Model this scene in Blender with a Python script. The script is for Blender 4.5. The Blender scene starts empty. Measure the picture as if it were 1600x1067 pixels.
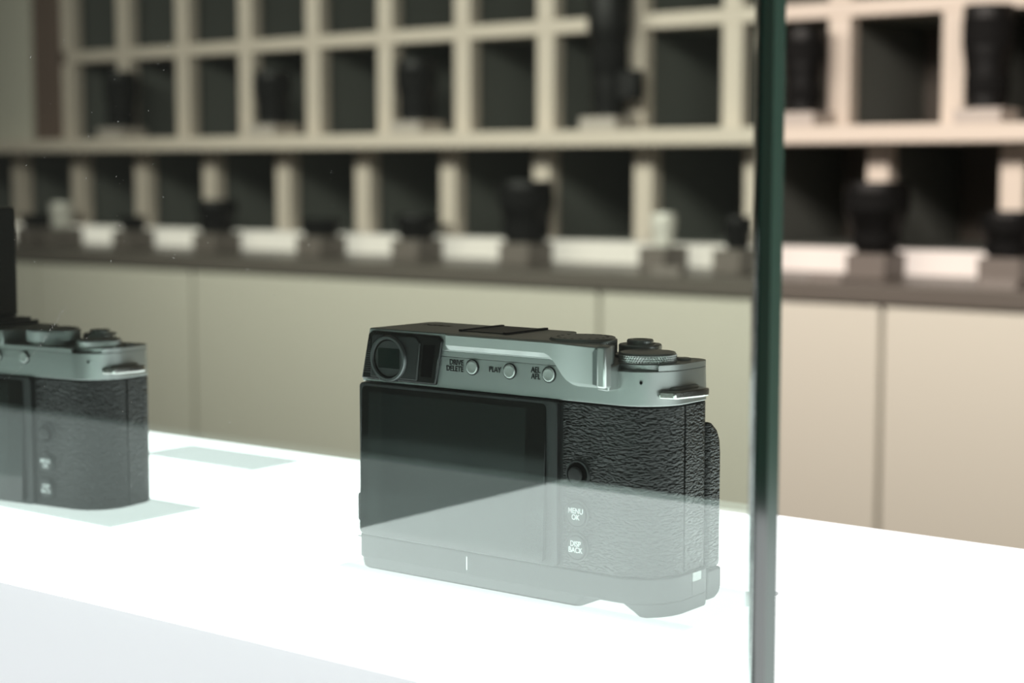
import bpy, bmesh, math, random
from mathutils import Vector, Matrix
random.seed(7)
S = bpy.context.scene
COL = S.collection

# ------------------------------------------------------------------ camera
F_PX, HOR, CAM_H = 2700.0, 268.0, 0.142
cd = bpy.data.cameras.new('photo_camera')
cam = bpy.data.objects.new('photo_camera', cd)
COL.objects.link(cam)
S.camera = cam
PITCH = math.atan((533.5 - HOR) / F_PX)
YAW = math.atan(math.hypot(F_PX, 533.5 - HOR) / 3500.0)
cam.location = (0, 0, CAM_H)
cam.rotation_euler = (math.pi / 2 - PITCH, 0, YAW)
cd.sensor_width = 36
cd.lens = F_PX / 1600 * 36
cd.clip_start = 0.01
cd.dof.use_dof = True
cd.dof.focus_distance = 0.575
cd.dof.aperture_fstop = 10.5
cd.dof.aperture_blades = 0

# ------------------------------------------------------------------ world, light, exposure
w = bpy.data.worlds.new('room_light')
S.world = w
w.use_nodes = True
w.node_tree.nodes['Background'].inputs[0].default_value = (1.0, 0.93, 0.86, 1)
w.node_tree.nodes['Background'].inputs[1].default_value = 0.06

def area(name, loc, target, sx, sy, power, color):
    l = bpy.data.lights.new(name, 'AREA')
    l.shape = 'RECTANGLE'; l.size = sx; l.size_y = sy; l.energy = power; l.color = color
    o = bpy.data.objects.new(name, l)
    COL.objects.link(o)
    o.location = loc
    o.rotation_euler = (Vector(target) - Vector(loc)).to_track_quat('-Z', 'Y').to_euler()
    return o
for lx, lp in ((-2.3, 8.5), (-1.1, 9.0), (0.1, 9.5)):
    lo_ = area('aisle_fill_light', (lx, 1.05, 0.78), (lx, 2.5, 0.06), 1.1, 0.25, lp, (1.0, 0.90, 0.81))  # added unseen lamps, set low to brighten the dividers under the shelf
    lo_.data.spread = math.radians(110)

S.view_settings.view_transform = 'Standard'
S.view_settings.look = 'None'
S.view_settings.gamma = 1
S.view_settings.exposure = 0
S.view_settings.use_curve_mapping = False
S.cycles.use_denoising = True
S.cycles.max_bounces = 12
S.cycles.transmission_bounces = 10
S.cycles.transparent_max_bounces = 12
S.cycles.caustics_refractive = True
S.cycles.sample_clamp_indirect = 6

# ------------------------------------------------------------------ helpers
_cy, _sy = math.cos(YAW), math.sin(YAW)
RT = Vector((_cy, _sy, 0)); FH = Vector((-_sy, _cy, 0)); UPZ = Vector((0, 0, 1))
FW = FH * math.cos(PITCH) - UPZ * math.sin(PITCH)
UP = UPZ * math.cos(PITCH) + FH * math.sin(PITCH)
def at(px, py, Y):
    """world point seen at a pixel of the photograph on the vertical plane y = Y"""
    d = RT * ((px - 800) / F_PX) + UP * ((533.5 - py) / F_PX) + FW
    p = d * (Y / d.y)
    return Vector((p.x, p.y, p.z + CAM_H))

def tag(o, label=None, cat=None, group=None, kind=None):
    if label: o['label'] = label
    if cat: o['category'] = cat
    if group: o['group'] = group
    if kind: o['kind'] = kind
    return o
def empty(name, loc, rz=0, label=None, cat=None, group=None, kind=None, parent=None):
    o = bpy.data.objects.new(name, None)
    o.empty_display_size = 0.02
    COL.objects.link(o)
    o.location = loc; o.rotation_euler = (0, 0, rz)
    if parent: o.parent = parent
    return tag(o, label, cat, group, kind)

def arc(cx, cy, r, a0, a1, n):
    return [(cx + r * math.cos(math.radians(a0 + (a1 - a0) * i / n)),
             cy + r * math.sin(math.radians(a0 + (a1 - a0) * i / n))) for i in range(n + 1)]
def rrect(x0, y0, x1, y1, r, n=5):
    return (arc(x1 - r, y0 + r, r, -90, 0, n) + arc(x1 - r, y1 - r, r, 0, 90, n) +
            arc(x0 + r, y1 - r, r, 90, 180, n) + arc(x0 + r, y0 + r, r, 180, 270, n))

class MB:
    """collects geometry (scaled by k) and links it as ONE mesh object"""
    def __init__(s, k=0.001):
        s.v = []; s.f = []; s.k = k
    def add(s, vs, fs):
        b = len(s.v); s.v += [tuple(p) for p in vs]; s.f += [tuple(b + i for i in f) for f in fs]
        return s
    def box(s, x0, x1, y0, y1, z0, z1):
        return s.add([(x0, y0, z0), (x1, y0, z0), (x1, y1, z0), (x0, y1, z0), (x0, y0, z1), (x1, y0, z1), (x1, y1, z1), (x0, y1, z1)],
                     [(0, 3, 2, 1), (4, 5, 6, 7), (0, 1, 5, 4), (1, 2, 6, 5), (2, 3, 7, 6), (3, 0, 4, 7)])
    def loft(s, rings, close=True, caps=True):
        """rings: lists of 3D points of equal count"""
        n = len(rings[0]); vs = [p for r in rings for p in r]; fs = []
        for i in range(len(rings) - 1):
            for j in range(n if close else n - 1):
                a = i * n + j; b = i * n + (j + 1) % n
                fs.append((a, b, b + n, a + n))
        if caps:
            fs.append(tuple(reversed(range(n)))); fs.append(tuple(range((len(rings) - 1) * n, len(rings) * n)))
        return s.add(vs, fs)
    def prism(s, poly, axis, lo, hi):
        def m(p, t):
            return {'z': (p[0], p[1], t), 'y': (p[0], t, p[1]), 'x': (t, p[0], p[1])}[axis]
        return s.loft([[m(p, lo) for p in poly], [m(p, hi) for p in poly]])
    def lathe(s, prof, c=(0, 0, 0), axis='z', n=48, tube=False):
        """prof: (r, h) pairs"""
        rings = []
        for r, h in prof:
            ring = []
            for i in range(n):
                a = 2 * math.pi * i / n; x, y = r * math.cos(a), r * math.sin(a)
                ring.append({'z': (c[0] + x, c[1] + y, c[2] + h), 'y': (c[0] + x, c[1] + h, c[2] + y), 'x': (c[0] + h, c[1] + x, c[2] + y)}[axis])
            rings.append(ring)
        if tube: return s.loft(rings + rings[:1], caps=False)
        return s.loft(rings)
    def knurl(s, r, h0, h1, c, teeth=60, rows=6, depth=0.35):
        """a cylinder wall with a diamond pattern cut in it"""
        n = teeth * 4; m = rows * 4; rings = []
        tri = lambda t: abs((t % 1.0) * 2 - 1)
        for k in range(m + 1):
            v = k / 4; ring = []
            for i in range(n):
                u = i / 4
                cut = max(tri(u + v * .5), tri(u - v * .5))
                rr = r - depth * max(0, (cut - .55) / .45)
                if k in (0, m): rr = r - depth
                a = 2 * math.pi * i / n
                ring.append((c[0] + rr * math.cos(a), c[1] + rr * math.sin(a), c[2] + h0 + (h1 - h0) * k / m))
            rings.append(ring)
        return s.loft(rings)
    def build(s, name, mat, parent=None, bevel=0, seg=2, smooth=True, angle=35, loc=None):
        me = bpy.data.meshes.new(name)
        k = s.k
        me.from_pydata([(x * k, y * k, z * k) for x, y, z in s.v], [], s.f)
        bm = bmesh.new(); bm.from_mesh(me); bmesh.ops.recalc_face_normals(bm, faces=bm.faces); bm.to_mesh(me); bm.free()
        me.materials.append(mat)
        o = bpy.data.objects.new(name, me)
        COL.objects.link(o)
        if loc is not None: o.location = loc
        if parent: o.parent = parent
        if bevel:
            b = o.modifiers.new('bevel', 'BEVEL'); b.width = bevel * k; b.segments = seg
            b.limit_method = 'ANGLE'; b.angle_limit = math.radians(angle)
        if smooth:
            for p in me.polygons: p.use_smooth = True
            try: me.set_sharp_from_angle(angle=math.radians(angle))
            except Exception: pass
        return o

def mat(name, color, rough=0.5, metal=0.0, spec=0.5, emit=None, estr=0.0, **kw):
    m = bpy.data.materials.new(name); m.use_nodes = True
    b = m.node_tree.nodes['Principled BSDF']
    b.inputs['Base Color'].default_value = (*color, 1)
    b.inputs['Roughness'].default_value = rough
    b.inputs['Metallic'].default_value = metal
    b.inputs['Specular IOR Level'].default_value = spec
    if emit:
        b.inputs['Emission Color'].default_value = (*emit, 1); b.inputs['Emission Strength'].default_value = estr
    return m
def nodes(m):
    nt = m.node_tree
    return nt, nt.nodes['Principled BSDF'], lambda t: nt.nodes.new(t)
def bumped(m, scale, strength, dist, detail=3, stretch=(1, 1, 1), rough_var=0.0):
    nt, b, N = nodes(m)
    tc = N('ShaderNodeTexCoord'); mp = N('ShaderNodeMapping'); mp.inputs['Scale'].default_value = stretch
    nz = N('ShaderNodeTexNoise'); nz.inputs['Scale'].default_value = scale; nz.inputs['Detail'].default_value = detail
    bp = N('ShaderNodeBump'); bp.inputs['Strength'].default_value = strength; bp.inputs['Distance'].default_value = dist
    nt.links.new(tc.outputs['Object'], mp.inputs['Vector']); nt.links.new(mp.outputs[0], nz.inputs['Vector'])
    nt.links.new(nz.outputs[0], bp.inputs['Height']); nt.links.new(bp.outputs[0], b.inputs['Normal'])
    return m

M = {}
M['silver'] = bumped(mat('satin_silver', (.50, .52, .51), .40, 1.0), 5000, .12, .00004)
M['silver2'] = bumped(mat('light_satin_silver', (.80, .82, .81), .42, 1.0), 5000, .12, .00004)
M['bright'] = mat('bright_silver', (.68, .69, .68), .33, 1.0)
M['chrome'] = mat('polished_steel', (.75, .74, .72), .16, 1.0)
M['plastic'] = mat('black_plastic', (.012, .013, .013), .38)
M['gloss'] = mat('black_gloss', (.006, .007, .007), .12)
M['frame'] = mat('dark_frame_metal', (.025, .027, .027), .42, .3)
M['screen'] = mat('screen_glass', (.004, .005, .005), .05)
M['base'] = bumped(mat('dark_grey_metal', (.035, .038, .038), .45, .5), 3000, .1, .00005)
M['rubber'] = mat('black_rubber', (.012, .012, .012), .65)
M['ink'] = mat('black_ink', (.004, .004, .004), .6)
M['white_ink'] = mat('white_ink', (.85, .88, .88), .5)
M['lens_glass'] = mat('eyepiece_glass', (.004, .012, .01), .03, 0, .8)
M['hole'] = mat('dark_hole', (.001, .001, .001), .9, 0, .05)

# embossed leather: wavy horizontal wrinkles
def leather():
    m = mat('black_leather', (.006, .0065, .0065), .31, 0, .5)
    nt, b, N = nodes(m)
    tc = N('ShaderNodeTexCoord'); mp = N('ShaderNodeMapping')
    mp.inputs['Scale'].default_value = (.9, .9, 2.2); mp.inputs['Rotation'].default_value = (0, math.radians(7), 0)
    n1 = N('ShaderNodeTexNoise'); n1.inputs['Scale'].default_value = 260; n1.inputs['Detail'].default_value = 2
    mx = N('ShaderNodeVectorMath'); mx.operation = 'SCALE'; mx.inputs['Scale'].default_value = .0026
    ad = N('ShaderNodeVectorMath'); ad.operation = 'ADD'
    vo = N('ShaderNodeTexVoronoi'); vo.feature = 'SMOOTH_F1'; vo.inputs['Scale'].default_value = 640
    vo.inputs['Smoothness'].default_value = .55
    n2 = N('ShaderNodeTexNoise'); n2.inputs['Scale'].default_value = 900; n2.inputs['Detail'].default_value = 1.5
    mu = N('ShaderNodeMath'); mu.operation = 'MULTIPLY_ADD'; mu.inputs[1].default_value = .8
    inv = N('ShaderNodeMath'); inv.operation = 'SUBTRACT'; inv.inputs[0].default_value = 1.0
    bp = N('ShaderNodeBump'); bp.inputs['Strength'].default_value = 1.0; bp.inputs['Distance'].default_value = .0006
    L = nt.links.new
    L(tc.outputs['Object'], mp.inputs['Vector'])
    L(mp.outputs[0], n1.inputs['Vector']); L(n1.outputs['Color'], mx.inputs[0])
    L(mp.outputs[0], ad.inputs[0]); L(mx.outputs[0], ad.inputs[1])
    L(ad.outputs[0], vo.inputs['Vector']); L(ad.outputs[0], n2.inputs['Vector'])
    L(vo.outputs['Distance'], inv.inputs[1])
    L(n2.outputs[0], mu.inputs[0]); L(inv.outputs[0], mu.inputs[2])
    L(mu.outputs[0], bp.inputs['Height']); L(bp.outputs[0], b.inputs['Normal'])
    return m
M['leather'] = leather()

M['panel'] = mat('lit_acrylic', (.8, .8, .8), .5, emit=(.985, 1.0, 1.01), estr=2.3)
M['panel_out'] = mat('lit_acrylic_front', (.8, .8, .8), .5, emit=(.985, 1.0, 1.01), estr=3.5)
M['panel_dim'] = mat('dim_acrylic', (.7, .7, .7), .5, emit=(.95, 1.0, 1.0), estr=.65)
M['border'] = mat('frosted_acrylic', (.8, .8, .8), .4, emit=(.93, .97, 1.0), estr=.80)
M['white'] = mat('white_laminate', (.78, .77, .74), .45)
M['laminate'] = mat('taupe_laminate', (.64, .615, .535), .55)
M['edge'] = mat('pale_shelf_edge', (.66, .58, .50), .6)
M['inside'] = mat('shaded_shelf_lining', (.15, .16, .145), .6)  # the shade inside the unlit cells is put into this colour
M['slat'] = mat('shaded_slats', (.14, .12, .10), .55)  # cell backs, also darkened in colour for the shade in there
M['counter'] = mat('grey_stone_counter', (.13, .115, .10), .35)
M['pad'] = mat('pinkish_grey_block', (.16, .138, .122), .5)
M['palepad'] = mat('pale_block', (.46, .41, .37), .5)
M['led'] = mat('lit_strip', (.3, .27, .24), .5, emit=(1.0, .86, .76), estr=.72)
M['brown'] = mat('brown_panel', (.16, .11, .09), .55)
M['wall'] = bumped(mat('warm_plaster', (.42, .38, .33), .8), 40, .1, .002)
M['floor'] = bumped(mat('grey_floor', (.14, .13, .12), .5), 8, .1, .002)
M['barrel'] = mat('black_lens_barrel', (.003, .003, .003), .45, 0, .25)
M['ring'] = bumped(mat('ribbed_rubber', (.003, .003, .003), .8, 0, .2), 900, .4, .0005)
M['glassfront'] = mat('coated_glass', (.01, .012, .02), .04, 0, .8)
M['silverlens'] = mat('silver_lens_barrel', (.80, .78, .72), .35, .15)

# frosted film lying on the light panel: dims what shines through it
m = bpy.data.materials.new('frosted_film'); m.use_nodes = True
nt = m.node_tree; nt.nodes.clear()
out = nt.nodes.new('ShaderNodeOutputMaterial'); mix = nt.nodes.new('ShaderNodeMixShader')
tr = nt.nodes.new('ShaderNodeBsdfTransparent'); tr.inputs[0].default_value = (.655, .66, .658, 1)
df = nt.nodes.new('ShaderNodeBsdfDiffuse'); df.inputs[0].default_value = (.8, .82, .8, 1)
mix.inputs[0].default_value = .12
nt.links.new(tr.outputs[0], mix.inputs[1]); nt.links.new(df.outputs[0], mix.inputs[2]); nt.links.new(mix.outputs[0], out.inputs[0])
M['film'] = m

# thick green-edged glass
m = bpy.data.materials.new('green_float_glass'); m.use_nodes = True
nt = m.node_tree; nt.nodes.clear()
out = nt.nodes.new('ShaderNodeOutputMaterial')
g = nt.nodes.new('ShaderNodeBsdfGlass'); g.inputs['IOR'].default_value = 1.68; g.inputs['Roughness'].default_value = 0
g.inputs['Color'].default_value = (.94, .985, .965, 1)
va = nt.nodes.new('ShaderNodeVolumeAbsorption'); va.inputs['Color'].default_value = (0, .78, .50, 1); va.inputs['Density'].default_value = 5
nt.links.new(g.outputs[0], out.inputs['Surface']); nt.links.new(va.outputs[0], out.inputs['Volume'])
M['glass'] = m
M['edge_dark'] = mat('painted_dark_edge', (.003, .022, .015), .12, 0, .6)  # opaque; the darkness of inner reflections is put into the colour
M['edge_green'] = mat('painted_green_edge', (.035, .085, .062), .25, 0, .6)  # opaque; the lighter view through the glass is put into the colour
M['dust'] = mat('dust', (.5, .5, .47), .9)

# ------------------------------------------------------------------ room
ZF = -0.90
MB(1).box(-6, 3, -1.5, 3.1, ZF - .05, ZF).build('floor', M['floor'], smooth=False)['kind'] = 'structure'
MB(1).box(-6, 3, 3.02, 3.1, ZF, 1.7).build('wall_back', M['wall'], smooth=False)['kind'] = 'structure'
MB(1).box(-6.08, -6, -1.5, 3.1, ZF, 1.7).build('wall_left', M['wall'], smooth=False)['kind'] = 'structure'
MB(1).box(-6.08, 3, .9, 3.1, 1.7, 1.78).build('ceiling', M['wall'], smooth=False)['kind'] = 'structure'

# ------------------------------------------------------------------ light table
YP0, YP1, XE = .357, .369, -.2035          # glass pane faces and its free end
YB, YFR = .6255, .087                      # back and front edge of the light table
XL, XR = -1.9, .55
lt = empty('light_table', (0, 0, ZF), 0, 'long white light table with a glowing white top, cameras standing on it', 'display table')
Z = -ZF
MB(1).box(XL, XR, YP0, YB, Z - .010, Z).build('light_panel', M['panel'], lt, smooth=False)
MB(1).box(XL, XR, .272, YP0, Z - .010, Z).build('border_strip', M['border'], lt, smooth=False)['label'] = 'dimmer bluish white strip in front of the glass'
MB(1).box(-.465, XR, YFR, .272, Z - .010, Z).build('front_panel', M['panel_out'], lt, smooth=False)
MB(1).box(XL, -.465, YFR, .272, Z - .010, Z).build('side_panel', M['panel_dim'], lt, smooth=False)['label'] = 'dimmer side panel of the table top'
MB(1).box(XL, XR, YB, YB + .004, Z - .03, Z - .006).box(XL, XR, YFR - .006, YFR, Z - .03, Z - .006).box(XL - .006, XL, YFR, YB, Z - .03, Z - .006).box(XR, XR + .006, YFR, YB, Z - .03, Z - .006).build('rim', M['white'], lt, smooth=False)
MB(1).box(XL, XR, YFR, YB, Z - .16, Z - .0105).build('apron', M['white'], lt, smooth=False)
for x in (XL + .05, XR - .05):
    for y in (YFR + .05, YB - .05):
        MB(1).box(x - .03, x + .03, y - .03, y + .03, 0, Z - .16).build('leg', M['white'], lt, bevel=.004)

# glass pane
gp = empty('glass_pane', (XE, YP0, 0), 0, 'thick upright glass pane with dark green polished edge on the light table', 'glass')
gm = MB(1); gm.box(-1.55, -.0004, 0, YP1 - YP0, -.003, .36)
pane = gm.build('pane', M['glass'], gp, bevel=.0012, seg=2, smooth=True)
MB(1).box(-.0004, .0, .0008, .0062, 0, .36).build('painted_edge_strip', M['edge_dark'], gp, smooth=False)['label'] = 'near-black green strip painted over the front half of the glass edge'
MB(1).box(-.0004, .0, .0062, .0118, 0, .36).build('painted_edge_strip', M['edge_green'], gp, smooth=False)['label'] = 'lighter green strip painted over the rear half of the glass edge'
dm = MB(1)
for i in range(170):
    px = random.uniform(0, 560); py = random.uniform(60, 760)
    if random.random() < .6: px *= .5
    p = at(px, py, YP0 - .00025); r = random.uniform(.00007, .0002); a = random.uniform(0, 3)
    if p.z < .01 or p.z > .34: continue
    x, z = p.x - XE, p.z; y = p.y - YP0
    ln = r * (random.choice([1, 1, 1, 3]))
    dx, dz = math.cos(a), math.sin(a)
    dm.add([(x - dx * ln, y, z - dz * ln), (x + dz * r, y, z - dx * r), (x + dx * ln, y, z + dz * ln), (x - dz * r, y, z + dx * r), (x, y - .0001, z)],
           [(0, 1, 4), (1, 2, 4), (2, 3, 4), (3, 0, 4)])
for i in range(110):   # a thin scratch running up to the right
    t = i / 109; p = at(8 + 95 * t ** .7 + random.uniform(-2, 2), 590 - 112 * t + random.uniform(-2, 2), YP0 - .00025)
    x, z = p.x - XE, p.z; y = p.y - YP0; r = random.uniform(.0001, .0002)
    dm.add([(x - r, y, z), (x, y, z - r), (x + r, y, z), (x, y, z + r)], [(0, 1, 2, 3)])
tag(dm.build('dust', M['dust'], gp, smooth=False), 'white dust specks and a thin scratch on the glass', kind='stuff')

# frosted sheets under and beside the cameras
def sheet(x0, x1, y0, y1, label):
    o = MB(1).box(x0, x1, y0, y1, .0002, .0012).build('frosted_sheet', M['film'], bevel=.0003, smooth=False)
    return tag(o, label, 'display sheet', 'translucent sheets lying on the light table')
sheet(-.4244, -.2785, .4521, .5060, 'pale frosted sheet under the silver and black camera in focus')
sheet(-.700, -.5438, .4461, .4949, 'pale frosted sheet under the blurred camera at the left edge')
sheet(-.675, -.5945, .5724, .6060, 'small empty frosted sheet near the back edge of the light table')

# ------------------------------------------------------------------ the camera on display
def text(body, size, mat_, parent, loc, rot, align='CENTER', space=1.0, extrude=.00004, bold=.00004):
    c = bpy.data.curves.new('lettering', 'FONT'); c.body = body; c.size = size; c.align_x = align; c.align_y = 'CENTER'
    c.extrude = extrude; c.offset = bold; c.space_line = .82; c.space_character = space
    c.materials.append(mat_)
    t = bpy.data.objects.new('text_source', c); COL.objects.link(t)
    me = bpy.data.meshes.new_from_object(t.evaluated_get(bpy.context.evaluated_depsgraph_get()))
    bpy.data.objects.remove(t); me.name = 'lettering'
    o = bpy.data.objects.new('lettering', me); COL.objects.link(o)
    if not me.materials: me.materials.append(mat_)
    o.parent = parent; o.location = loc; o.rotation_euler = rot
    o.scale = (.86, 1, 1)
    return o
BACK = (math.pi / 2, 0, 0)

def plan(x0, x1, y0, y1, rb=16, rl=2.0, rf=6):
    """outline of the body seen from above; big radius at the back right corner"""
    return (arc(x1 - rb, y0 + rb, rb, -90, 0, 14) + arc(x1 - rf, y1 - rf, rf, 0, 90, 6) +
            arc(x0 + 5, y1 - 5, 5, 90, 180, 5) + arc(x0 + rl, y0 + rl, rl, 180, 270, 4))

def digital_camera(loc, rz, label, handgrip, zoff, group=None):
    root = empty('digital_camera', loc, rz, label, 'camera', group)
    o3 = lambda z: z + zoff
    # body core
    MB().prism(plan(2.2, 125.4, .3, 32.6), 'z', o3(12.7), o3(67.0)).build('body', M['plastic'], root, bevel=.4)
    # leather skins following the outline
    def skin(path, z0, z1, name='leather_cover', th=.6):
        mb = MB(); inner = []; outer = []
        for i, (x, y) in enumerate(path):
            a = Vector(path[max(i - 1, 0)]); b = Vector(path[min(i + 1, len(path) - 1)]); t = (b - a).normalized()
            inner.append((x - t.y * .0, y)); outer.append((x + t.y * th, y - t.x * th))
        n = len(path); vs = []
        for z in (z0, z1):
            vs += [(x, y, z) for x, y in inner] + [(x, y, z) for x, y in outer]
        fs = []
        for i in range(n - 1):
            fs += [(n + i, n + i + 1, 3 * n + i + 1, 3 * n + i), (i, i + 1, n + i + 1, n + i), (2 * n + i, 3 * n + i, 3 * n + i + 1, 2 * n + i + 1), (i, 2 * n + i, 2 * n + i + 1, i + 1)]
        fs += [(0, n, 3 * n, 2 * n), (n - 1, 3 * n - 1, 4 * n - 1, 2 * n - 1)]
        mb.add(vs, fs)
        return mb.build(name, M['leather'], root, bevel=.2)
    x1, y1, rb = 125.4, 32.6, 16
    back = [(90.4 + i * (x1 - rb - 90.4) / 6, .3) for i in range(6)] + arc(x1 - rb, .3 + rb, rb, -90, -1, 18)
    skin(back, o3(13.2), o3(66.9))
    skin([(x1, 16.9), (x1, 20), (x1, 23.5), (x1, 26.5)] + arc(x1 - 6, y1 - 6, 6, 2, 88, 6) + [(105, y1)], o3(13.2), o3(66.9))
    skin([(104, y1), (90, y1), (60, y1), (20, y1), (8, y1)], o3(13.2), o3(66.9))
    # screen unit
    sc = MB().prism(rrect(3.0, o3(13.0), 88.9, o3(67.2), 1.6), 'y', -1.6, .5).build('screen_frame', M['frame'], root, bevel=.35)
    tl = lambda p, y: (p[0], y - 1.8 * (o3(66.0) - p[1]) / 52.0, p[1])
    q = rrect(4.4, o3(14.0), 84.6, o3(66.0), 1.6)
    MB().loft([[tl(p, -1.75) for p in q], [(p[0], -1.4, p[1]) for p in q]]).build('screen_glass', M['screen'], sc, bevel=.12)
    q = rrect(7.8, o3(16.8), 76.5, o3(64.0), .3)
    MB().loft([[tl(p, -1.78) for p in q], [(p[0], -1.5, p[1]) for p in q]]).build('display_area', mat('display', (.012, .016, .015), .06), sc)
    # top plate: lower deck with a scalloped corner, upper deck
    low0 = plan(2.2, 126.2, 0, 33.0); low1 = [(x + (2.2 if x < 20 else 0), y) for x, y in plan(2.2, 126.0, 0.1, 32.8)]
    MB().loft([[(x, y, o3(67.4)) for x, y in low0], [(x, y, o3(78.6)) for x, y in low1]]).build('top_plate', M['silver'], root, bevel=.35)
    cx, cyy = 113.2, 14.0
    def ok(p): return math.hypot(p[0] - cx, p[1] - cyy) > 10.6
    rim = [p for p in low1]
    # rim outline with the dial's scallop: walk along it, replacing points over the notch by an arc inside
    notch = []
    a0, a1 = math.degrees(math.atan2(.1 - cyy, 111.6 - cx)), math.degrees(math.atan2(5.8 - cyy, 122.0 - cx))
    pre = [(x, y) for x, y in rim if not (x > 111.5 and y < 5.8)]
    c_in = arc(cx, cyy, 10.3, -112, -38, 10)
    # pre is ordered: corner arc remainder, front, left, back-left; insert start and scallop at the front
    k = [i for i, (x, y) in enumerate(pre) if x > 111.5 and y >= 5.8][0]
    ordered = pre[k:] + pre[:k]
    ordered = ordered + [(111.2, .1)] + c_in + [(122.6, 5.9)]
    MB().prism(ordered, 'z', o3(78.6), o3(80.3)).build('top_rim', M['silver'], root, bevel=.15)
    up = [(108.5 if handgrip else 72, .1), (108.5 if handgrip else 72, 2.3)] + ([(84, 2.3), (77, 10)] if handgrip else [(74, 8)]) + arc(70, 29.5, 3.5, 0, 90, 5) + [(12, 33)] + arc(11, 29.5, 3.5, 90, 180, 5)
    upb = up + [(5.2, .1)]; upt = up + [(6.6, .15)]
    upb = [(x - (1.8 if x < 12 and y > 1 else 0), y) for x, y in upb]
    MB().loft([[(x, y, o3(80.25)) for x, y in upb], [(x, y, o3(86.3)) for x, y in upt]]).build('upper_deck', M['silver'], root, bevel=.35)
    # viewfinder block
    vf = MB()
    vf.prism([(3.4, o3(68.4)), (37.4, o3(68.4)), (40.2, o3(83.6)), (38.6, o3(85.2)), (8.6, o3(85.6)), (7.0, o3(84.4))], 'y', -1.0, 1.0)
    v = vf.build('viewfinder', M['gloss'], root, bevel=.6)
    MB().prism([(27.5, o3(69.4)), (29.5, o3(69.4)), (31, o3(82.5)), (29.0, o3(84.6)), (10, o3(84.6)), (9.2, o3(83.6)), (8.2, o3(69.4))], 'y', -1.6, -.9).build('eyepiece_block', M['plastic'], v, bevel=.7)
    MB().prism([(31, o3(71)), (35.6, o3(71)), (37.4, o3(82)), (32.2, o3(82))], 'y', -1.15, -.95).build('eye_sensor', M['hole'], v, bevel=.05)
    ec = (17.0, 0, o3(76.3))
    MB().lathe([(6.7, -2.0), (6.9, -2.7), (7.7, -2.7), (8.1, -2.2), (8.3, -1.0), (6.6, -1.0)], ec, 'y', 64, tube=True).build('eyepiece_ring', mat('eyepiece_rim', (.16, .17, .17), .3, .8), v)
    MB().lathe([(6.65, -1.65), (6.0, -1.63)], ec, 'y', 64).build('eyepiece_lens', mat('eyepiece_bezel', (.03, .034, .033), .4), v)
    MB().lathe([(6.9, -2.1), (6.2, -1.66), (6.9, -1.66)], ec, 'y', 64, tube=True).build('eyepiece_seat', M['hole'], v)
    MB().prism(rrect(12.1, o3(72.9), 21.9, o3(79.9), .5), 'y', -1.75, -1.6).build('eyepiece_glass', M['lens_glass'], v, bevel=.03)
    rb_ = MB()
    for i in range(16): rb_.box(5.0 + .165 * i, 8.0, -1.25, 1, o3(70.8 + .75 * i), o3(71.2 + .75 * i))
    rb_.build('dioptre_wheel', M['rubber'], v)
    # buttons on the back of the top plate, with their lettering
    dome = 1.0 if handgrip else 1.5
    for bx, bz, t, tx in ((52.8, 75.6, 'DRIVE\nDELETE', 48.9), (68.6, 75.4, 'PLAY', 64.9), (84.6, 75.4, 'AEL\nAFL', 81.0)):
        bc = (bx, 0, o3(bz))
        MB().lathe([(2.7, .3), (2.7, -.25), (2.45, -.3), (2.45, .2)], bc, 'y', 32).build('button_ring', M['plastic'], root)
        MB().lathe([(2.35, .3), (2.35, -.40 * dome), (2.25, -.56 * dome), (2.0, -.63 * dome), (1.7, -.60 * dome), (.5, -.62 * dome)], bc, 'y', 32).build('button', M['bright'], root)
        if handgrip:
            text(t, .0026, M['ink'], root, (tx * .001, -.00008, o3(bz) * .001), BACK, 'RIGHT')
    # raised thumb rest
    if handgrip:
        cols = []
        xs = [41.6, 42.1, 43] + list(range(48, 84, 6)) + [84, 86, 88, 90, 92, 94, 96, 98, 101, 104, 107, 109]
        def zb(x):
            if x < 84: return 80.7
            if x > 95.5: return 72.4
            t = (x - 84) / 11.5; t = t * t * (3 - 2 * t); return 80.7 - 8.3 * t
        def pr(x):
            if x < 42: return .05
            if x < 42.5: return 1.0
            if x < 84: return 2.2
            t = (x - 84) / 25; return 2.2 + 4.2 * t * t * (3 - 2 * t)
        n = 0; rings = []
        for x in xs:
            p = pr(x); z = zb(x)
            rings.append([(x, .5, 86.1), (x, -p + .3, 86.2), (x, -p, 85.9), (x, -p, z + 1.9), (x, -.05, z + .1), (x, .5, z)])
        th = MB().loft(rings).build('thumb_rest', M['silver2'], root, angle=28)
        MB().box(109, 112.4, -8.6, -4.8, 73.6, 86.9).build('thumb_hook', M['bright'], th, bevel=.7)
        MB().prism([(107.5, -5.6), (112.0, -6.0), (111.5, .3), (107.5, .3)], 'z', 72.6, 80.3).build('hook_web', M['silver'], th, bevel=.4)
        MB().prism([(106.3, 74.4), (108.9, 74.0), (108.9, 85.9), (107.3, 85.9), (106.3, 84.6)], 'y', -6.9, -5.6).build('thumb_pad', mat('grey_pad', (.22, .24, .235), .5, .6), th, bevel=.25)
    MB().lathe([(.55, .1), (.55, -.05)], (118.9, 1.62, o3(75.1)), 'y', 16).build('speaker_hole', M['hole'], root, loc=(0, 0, 0))
    # dials and shutter release
    dc = (89.0, 12.5, 0)
    d1 = MB().lathe([(10.2, o3(80)), (10.2, o3(81.6)), (9.8, o3(81.8))], dc, n=64).build('shutter_speed_dial', M['silver'], root)
    MB().knurl(11.2, o3(81.7), o3(86.5), dc, 70, 5).build('knurled_rim', M['silver'], d1)
    MB().lathe([(10.9, o3(86.4)), (10.5, o3(87.0)), (9.7, o3(87.1)), (2, o3(87.05))], dc, n=64).build('dial_cap', M['silver'], d1)
    mk = MB()
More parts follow.
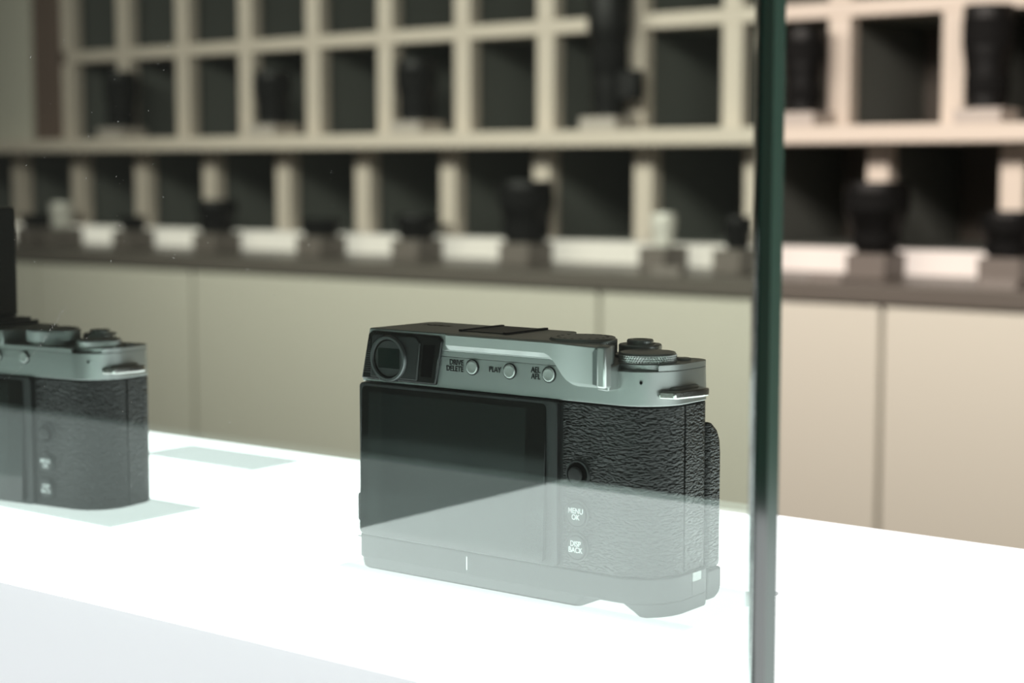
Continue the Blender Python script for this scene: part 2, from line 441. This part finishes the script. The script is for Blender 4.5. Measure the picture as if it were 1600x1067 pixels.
    for i in range(18):
        a = 2 * math.pi * i / 18; c_, s_ = math.cos(a), math.sin(a)
        x, y = dc[0] + 8.2 * c_, dc[1] + 8.2 * s_
        mk.box(x - .45, x + .45, y - .45, y + .45, o3(87.06), o3(87.14))
    mk.build('dial_marks', M['ink'], d1)
    ecx = (113.2, 14.0, 0)
    d2 = MB().lathe([(9.0, o3(78.6)), (9.0, o3(79.4)), (8.4, o3(79.5))], ecx, n=64).build('exposure_dial', M['bright'], root)
    MB().knurl(9.3, o3(79.4), o3(83.0), ecx, 62, 5).build('knurled_rim', M['bright'], d2)
    MB().lathe([(9.1, o3(82.9)), (8.8, o3(83.5)), (8.0, o3(83.6)), (2, o3(83.55))], ecx, n=64).build('dial_cap', M['silver'], d2)
    bc = (102.0, 26.6, 0)
    d3 = MB().lathe([(8.6, o3(80.2)), (8.6, o3(81.2)), (7.1, o3(81.4)), (7.1, o3(84.0)), (6.8, o3(84.4)), (5.0, o3(84.5)), (4.6, o3(84.0))], bc, n=56).build('power_ring', M['silver'], root)
    MB().lathe([(4.4, o3(83.8)), (4.4, o3(85.5)), (4.1, o3(85.9)), (2.5, o3(86.0)), (1.6, o3(85.7)), (1.0, o3(85.4))], bc, n=48).build('shutter_button', M['silver'], d3)
    MB().lathe([(2.4, o3(80.2)), (2.4, o3(80.9)), (2.0, o3(81.1)), (1.2, o3(81.15))], (119.5, 25.5, 0), n=32).build('function_button', M['bright'], root)
    # accessory shoe
    hs = MB(); hs.box(40, 59.5, 9.5, 32, o3(86.2), o3(86.6)).build('shoe_plate', M['frame'], root)
    MB().box(39.4, 41.0, 9, 32.4, o3(86.3), o3(88.0) if not handgrip else o3(86.95)).box(58.6, 60.2, 9, 32.4, o3(86.3), o3(88.0) if not handgrip else o3(86.95)).build('shoe_rail', M['plastic'], root, bevel=.1)
    if handgrip:
        text('FUJIFILM', .0038, M['ink'], root, (.0195, .0215, .08634), (0, 0, 0), extrude=.00002)
    # strap lugs
    MB().prism([(123.2, 5.0), (128.3, 6.6), (131.2, 17.5), (131.2, 22.4), (126, 24.6), (125, 24)], 'z', o3(69.9), o3(72.5)).build('strap_lug', M['chrome'], root, bevel=.8, seg=3)
    MB().prism([(124.5, 9), (127.0, 10), (127.6, 22), (125, 24)], 'z', o3(72.3), o3(73.3)).build('lug_mount', M['silver'], root, bevel=.5)
    MB().lathe([(2.6, .5), (2.6, -.8), (1.6, -1.9), (.6, -2.0)], (2.2, 9, o3(75.2)), 'x', 24).build('strap_lug', M['chrome'], root)
    # back controls
    jc = (96.4, 0, o3(44.1))
    MB().lathe([(3.9, -.3), (4.0, -.9), (4.5, -.9), (4.8, -.3)], jc, 'y', 48).build('joystick_ring', M['frame'], root)
    MB().lathe([(3.9, -.34), (3.0, -.36)], jc, 'y', 48).build('joystick_well', M['hole'], root)
    MB().lathe([(1.2, -.3), (1.2, -1.2), (2.5, -1.5), (2.7, -2.0), (2.3, -2.5), (1.2, -2.7)], jc, 'y', 20).build('joystick', M['rubber'], root)
    for bz, t in ((31.2, 'MENU\nOK'), (20.5, 'DISP\nBACK')):
        bc_ = (96.2, 0, o3(bz))
        MB().lathe([(4.0, -.2), (4.0, -.75), (4.4, -.85), (4.75, -.7), (4.8, -.3)], bc_, 'y', 48).build('button_ring', M['frame'], root)
        MB().lathe([(3.75, -.2), (3.75, -1.0), (3.5, -1.2), (1, -1.25)], bc_, 'y', 48).build('button', M['plastic'], root)
        text(t, .0025, M['white_ink'], root, (bc_[0] * .001, -.00130, bc_[2] * .001), BACK)
    # connector cover at the left
    MB().prism(rrect(1.2, o3(16.8), 6.8, o3(27.0), 1.0), 'x', -.6, 2.4).build('connector_cover', M['rubber'], root, bevel=.3)
    # lens on the front
    lc = (62, 0, o3(44))
    ln = MB().lathe([(28, 32), (28, 35), (26, 35.5), (26, 38), (24, 38.5), (24, 40)], lc, 'y', 64).build('lens', M['silver'], root)
    MB().lathe([(24, 39.5), (25.5, 40), (25.5, 45), (23.5, 46), (23.5, 50), (22, 50.6), (14, 48)], lc, 'y', 64).build('focus_ring', M['silver'], ln)
    MB().lathe([(14, 48.2), (9, 49), (2, 49.4)], lc, 'y', 48).build('front_element', M['glassfront'], ln)
    if handgrip:
        # base plate: full tray, left foot, right foot
        pl = plan(.1, 126.6, 0, 33.4, rb=16, rl=3)
        bp = MB().prism(pl, 'z', 4.3, 12.7).build('base_plate', M['base'], root, bevel=.5)
        lf0 = [(x, max(y, 1.6)) for x, y in rrect(1.2, 1.6, 95.0, 32.5, 2.5)]
        MB().loft([[(x, y, .05) for x, y in rrect(1.6, 2.6, 95.2, 32, 2.5)], [(x, y, .9) for x, y in rrect(.9, 1.2, 95.6, 32.8, 2.8)],
                   [(x, y, 5.2) for x, y in rrect(.3, .35, 100.5, 33.2, 3)]]).build('base_foot', M['frame'], bp, bevel=.2)
        r0 = [(114.5, 7.0), (118, 3.4)] + arc(110.6, 16, 16, -52, 0, 9) + arc(120.6, 27.4, 6, 0, 90, 5) + [(117.5, 33.4)]
        r1 = [(109.5, 4.6), (113, .8)] + arc(110.6, 16, 16, -78, 0, 9) + arc(120.6, 27.4, 6, 0, 90, 5) + [(112.5, 33.4)]
        MB().loft([[(x, y, .05) for x, y in r0], [(x, y, 1.6) for x, y in [((a[0] * .7 + b[0] * .3), (a[1] * .7 + b[1] * .3)) for a, b in zip(r0, r1)]], [(x, y, 4.6) for x, y in r1]]).build('base_foot', M['base'], bp, bevel=.4)
        MB().box(50.0, 50.45, -.06, .4, 6.3, 10.9).build('centre_mark', M['white_ink'], bp)
        MB().box(.4, 89, -.12, .4, 11.5, 11.9).build('groove_line', M['plastic'], bp)
        MB().box(126.2, 126.75, 20.6, 27.2, 5.0, 9.4).build('battery_slot', M['plastic'], bp)
        MB().box(126.2, 126.95, 20.6, 25.6, 9.5, 12.4).build('slot_cover', mat('pale_cover', (.55, .58, .56), .45), bp, bevel=.1)
        # front grip
        side = [(31, 60), (34.2, 59.4), (37.4, 57), (39.2, 53.6), (39.8, 49), (39.8, 11), (31, 11)]
        gr = MB().prism(side, 'x', 104, 125.6).build('hand_grip', M['leather'], root, bevel=1.6, seg=3)
        lo = [(31, 11.1), (39.9, 11.1), (39.9, 4.4), (38.8, 2.4), (36, 1.0), (31, 1.0)]
        MB().prism(lo, 'x', 103, 125.9).build('grip_base', M['base'], gr, bevel=.8)
    return root

SLAB = .0059   # things behind the slab of glass look this much nearer
D1 = digital_camera((-.4149, .4457 + SLAB, .0013), 0, 'silver and black digital camera in sharp focus, rear screen towards us', True, 0)
D2 = digital_camera((-.6899, .4368 + SLAB, .0013), math.radians(7.5), 'blurred silver and black digital camera cut off at the left edge', False, -12.6)
D2['group'] = D1['group'] = 'cameras standing on the light table'

# flash unit on the left camera
u = Vector((math.cos(math.radians(7.5)), math.sin(math.radians(7.5)), 0)); nrm = Vector((-u.y, u.x, 0))
fp = Vector((-.6899, .4368 + SLAB, .0013)) + u * .0498 + nrm * .0205
fl = empty('flash_unit', (fp.x, fp.y, .0013 + .0754), math.radians(7.5), 'tall black accessory unit on top of the blurred camera at the left edge', 'flash')
MB().box(-34, 2.6, -14, 8, 1.6, 49.8).build('housing', M['gloss'], fl, bevel=1.5, seg=3)
MB().box(-9, 9, -9, 9, 0, 1.3).build('foot', M['plastic'], fl, bevel=.3)
MB().lathe([(8, 1.2), (8, 2.2)], (-3, 0, 0), n=40).build('locking_ring', M['plastic'], fl)
MB().prism(rrect(-31, 26, -.5, 46.5, 1.5), 'y', -14.4, -13.8).build('rear_panel', M['screen'], fl, bevel=.1)

# ------------------------------------------------------------------ shelving behind
YS = 2.55           # plane of the cell fronts
YC = 2.33           # front of counter
sh = empty('display_shelving', (-2.1, YS, ZF), 0, 'wall-wide pale display shelving with dark cells above a taupe cabinet counter', 'shelving')
sx, sz = 2.1, -ZF
def P(name, m_, x0, x1, y0, y1, z0, z1, parent=sh, bevel=.002):
    return MB(1).box(x0 + sx, x1 + sx, y0 - YS, y1 - YS, z0 + sz, z1 + sz).build(name, m_, parent, bevel=bevel)
XA, XB = -4.2, .75
YBK = 2.86
# cabinet doors below the counter
P('cabinet_body', M['laminate'], XA, XB, YC + .034, YBK, ZF + .08, -.054)
P('plinth_board', M['plastic'], XA, XB, YC + .09, YC + .12, ZF, ZF + .08)
xj = [XA, -3.62, -3.115, -2.615, -1.627, -1.124, -.62, -.115, .39, XB]
for a, b in zip(xj[:-1], xj[1:]):
    dr = P('door', M['laminate'], a + .004, b - .004, YC + .008, YC + .03, ZF + .09, -.056)
P('counter_top', M['counter'], XA, XB, YC, YS + .03, -.052, -.024)
P('light_strip', M['led'], XA, XB, YS - .004, YS + .02, -.022, .018)['label'] = 'glowing pale strip along the back of the counter'
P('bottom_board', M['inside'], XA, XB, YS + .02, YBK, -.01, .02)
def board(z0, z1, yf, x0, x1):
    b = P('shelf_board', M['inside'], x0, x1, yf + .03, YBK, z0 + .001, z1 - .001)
    P('shelf_edge', M['edge'], x0, x1, yf, yf + .12 if yf < 2.5 else yf + .03, z0, z1, b)
board(.186, .214, 2.465, XA, XB)
board(.389, .415, YS, -3.27, XB)
board(.610, .640, YS, -3.27, XB)
def divider(x, z0, z1, y0=YS):
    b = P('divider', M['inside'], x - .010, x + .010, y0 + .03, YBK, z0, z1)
    P('divider_edge', M['edge'], x - .019, x + .019, y0, y0 + .032, z0, z1, b)
for k in range(-12, 9):
    x = -1.238 + .2224 * k
    if XA < x < XB: divider(x, .020, .186)
for k in range(-10, 10):
    x = -1.310 + .1955 * k
    if -3.30 < x < XB:
        divider(x, .214, .389); divider(x, .415, .610)
P('back_panel', M['slat'], XA, XB, YBK, YBK + .02, -.05, .65)
sl = MB(1)
z = .026
while z < .60:
    sl.box(XA + sx, XB + sx, YBK - .004 - YS, YBK - YS, z + sz, z + .006 + sz); z += .0115
tag(sl.build('slats', M['slat'], sh, smooth=False), kind='stuff')
# panelled end of the upper shelving
P('end_panel', M['laminate'], XA, -3.375, YS - .02, YBK, .214, .66)
P('end_panel_trim', M['brown'], -3.375, -3.285, YS - .01, YBK, .214, .66)

# ------------------------------------------------------------------ lenses and their blocks
def fpx(p):  # photograph pixels per metre at a point
    return F_PX / max((p - Vector((0, 0, CAM_H))).dot(FW), .1)
def lens(px, top, wpx, Y, zbase, kind, label, grp, pad, pad_w, padlabel, name='camera_lens'):
    p = at(px, top, Y); s_ = fpx(p); r = wpx / 2 / s_; x = p.x
    if pad:
        b = MB(1).box(-pad_w / 2, pad_w / 2, -.038, .038, 0, pad).build('display_block', M['pad' if zbase < .1 else 'palepad'], bevel=.002, loc=(x, Y, zbase))
        tag(b, padlabel, 'display block', 'blocks the lenses stand on')
    z0 = zbase + pad + .0003
    h = max(p.z - z0, .03)
    t = empty(name, (x, Y, z0), 0, label, 'lens', grp)
    body, ring = (M['silverlens'], M['silverlens']) if kind == 'silver' else (M['barrel'], M['ring'])
    r0 = r * (.62 if kind == 'taper' else .86)
    if kind == 'tele':
        MB(1).lathe([(r * .72, 0), (r * .72, h * .08), (r * .78, h * .12), (r * .78, h * .5)], n=40).build('barrel', body, t)
        MB(1).lathe([(r * .80, h * .30), (r * .84, h * .31), (r * .84, h * .52), (r * .80, h * .53)], n=40).build('focus_ring', ring, t)
        MB(1).lathe([(r * .78, h * .5), (r * .95, h * .62), (r, h * .66), (r, h * .98), (r * .96, h), (r * .85, h), (r * .84, h * .96)], n=40).build('lens_hood', body, t)
        MB(1).lathe([(r * .84, h * .955), (r * .5, h * .965), (.001, h * .97)], n=40).build('front_element', M['glassfront'], t)
        MB(1).box(r * .6, r * 1.65, -.015, .015, h * .12, h * .34).build('tripod_foot', body, t, bevel=.004)
        return t
    pf = [(r * .66, 0), (r * .67, h * .06), (r * .72, h * .10), (r * .76, h * .28), (r * .95, h * .54), (r, h * .60)] if kind == 'taper' else [(r0 * .9, 0), (r0 * .9, h * .05), (r0, h * .06), (r0, h * .34), (r * .97, h * .52), (r, h * .56)]
    if kind == 'taper': r0 = r * .74
    MB(1).lathe(pf + [ (r, h * .96), (r * .97, h), (r * .86, h), (r * .84, h * .95)], n=40).build('barrel', body, t)
    MB(1).lathe([(r0 * 1.01, h * .12), (r0 * 1.04, h * .13), (r0 * 1.04, h * .30), (r0 * 1.01, h * .31)], n=48).build('aperture_ring', ring, t)
    MB(1).lathe([(r * 1.0, h * .60), (r * 1.03, h * .61), (r * 1.03, h * .86), (r * 1.0, h * .87)], n=48).build('focus_ring', ring, t)
    MB(1).lathe([(r * .84, h * .955), (r * .5, h * .975), (.001, h * .985)], n=40).build('front_element', M['glassfront'], t)
    return t
YL = 2.48; ZC = -.0238
low = [(62, 338, 52, 'plain', 'squat dark lens at the far left of the counter'),
       (100, 316, 36, 'silver', 'silver lens at the far left of the counter'),
       (212, 345, 42, 'plain', 'very short dark lens right of the left silver lens'),
       (342, 312, 62, 'plain', 'short wide black lens, third from the left on the counter'),
       (505, 342, 62, 'plain', 'low black lens second to the left of the centre of the counter'),
       (655, 335, 66, 'plain', 'low black lens directly behind and above the camera eyepiece'),
       (825, 282, 84, 'plain', 'tall wide black lens at the centre of the counter'),
       (1040, 333, 38, 'silver', 'silver lens left of the green glass edge'),
       (1156, 338, 44, 'plain', 'small black lens touching the green glass edge from the left'),
       (1371, 284, 100, 'taper', 'large tapered black lens right of the green glass edge'),
       (1578, 330, 84, 'plain', 'wide black lens at the right edge of the photo')]
for px, top, wp, kind, lab in low:
    lens(px, top, wp, YL, ZC, kind, lab, 'lenses on the counter', .039, .052 if kind == 'silver' or wp < 50 else .066,
         'block under the ' + lab.replace('directly ', ''))
upz = .2142
for px, top, wp, kind, lab in [(192, 112, 50, 'plain', 'black lens in the leftmost cell of the upper shelf'),
                               (430, 112, 58, 'plain', 'black lens in a cell above the left part of the counter'),
                               (655, 95, 64, 'plain', 'black lens on the upper shelf above the camera eyepiece'),
                               (956, -30, 70, 'tele', 'very tall black telephoto lens reaching above the upper shelf'),
                               (1258, 46, 62, 'plain', 'black lens on the upper shelf just right of the green glass edge'),
                               (1546, 8, 78, 'plain', 'tall black lens on the upper shelf near the photo\'s right edge')]:
    lens(px, top, wp, 2.51, upz, kind, lab, 'lenses on the upper shelf', .022, .075,
         'block under the ' + lab)
# small price cards on the counter's front
for i, (px, py, lab) in enumerate([(1045, 428, 'small pale card below the silver lens near the glass edge'),
                                   (1292, 436, 'small pale card on the counter edge left of the large tapered lens'),
                                   (1560, 447, 'small pale card on the counter edge near the right of the photo')]):
    p = at(px, py, YC + .03)
    MBc = MB(1).prism([(-.008, 0), (.008, 0), (.0012, .014), (-.0012, .014)], 'x', -.028, .028)
    o = MBc.build('price_card', M['pad'], smooth=False, loc=(p.x, YC + .03, ZC))
    tag(o, lab, 'card', 'cards along the counter edge')
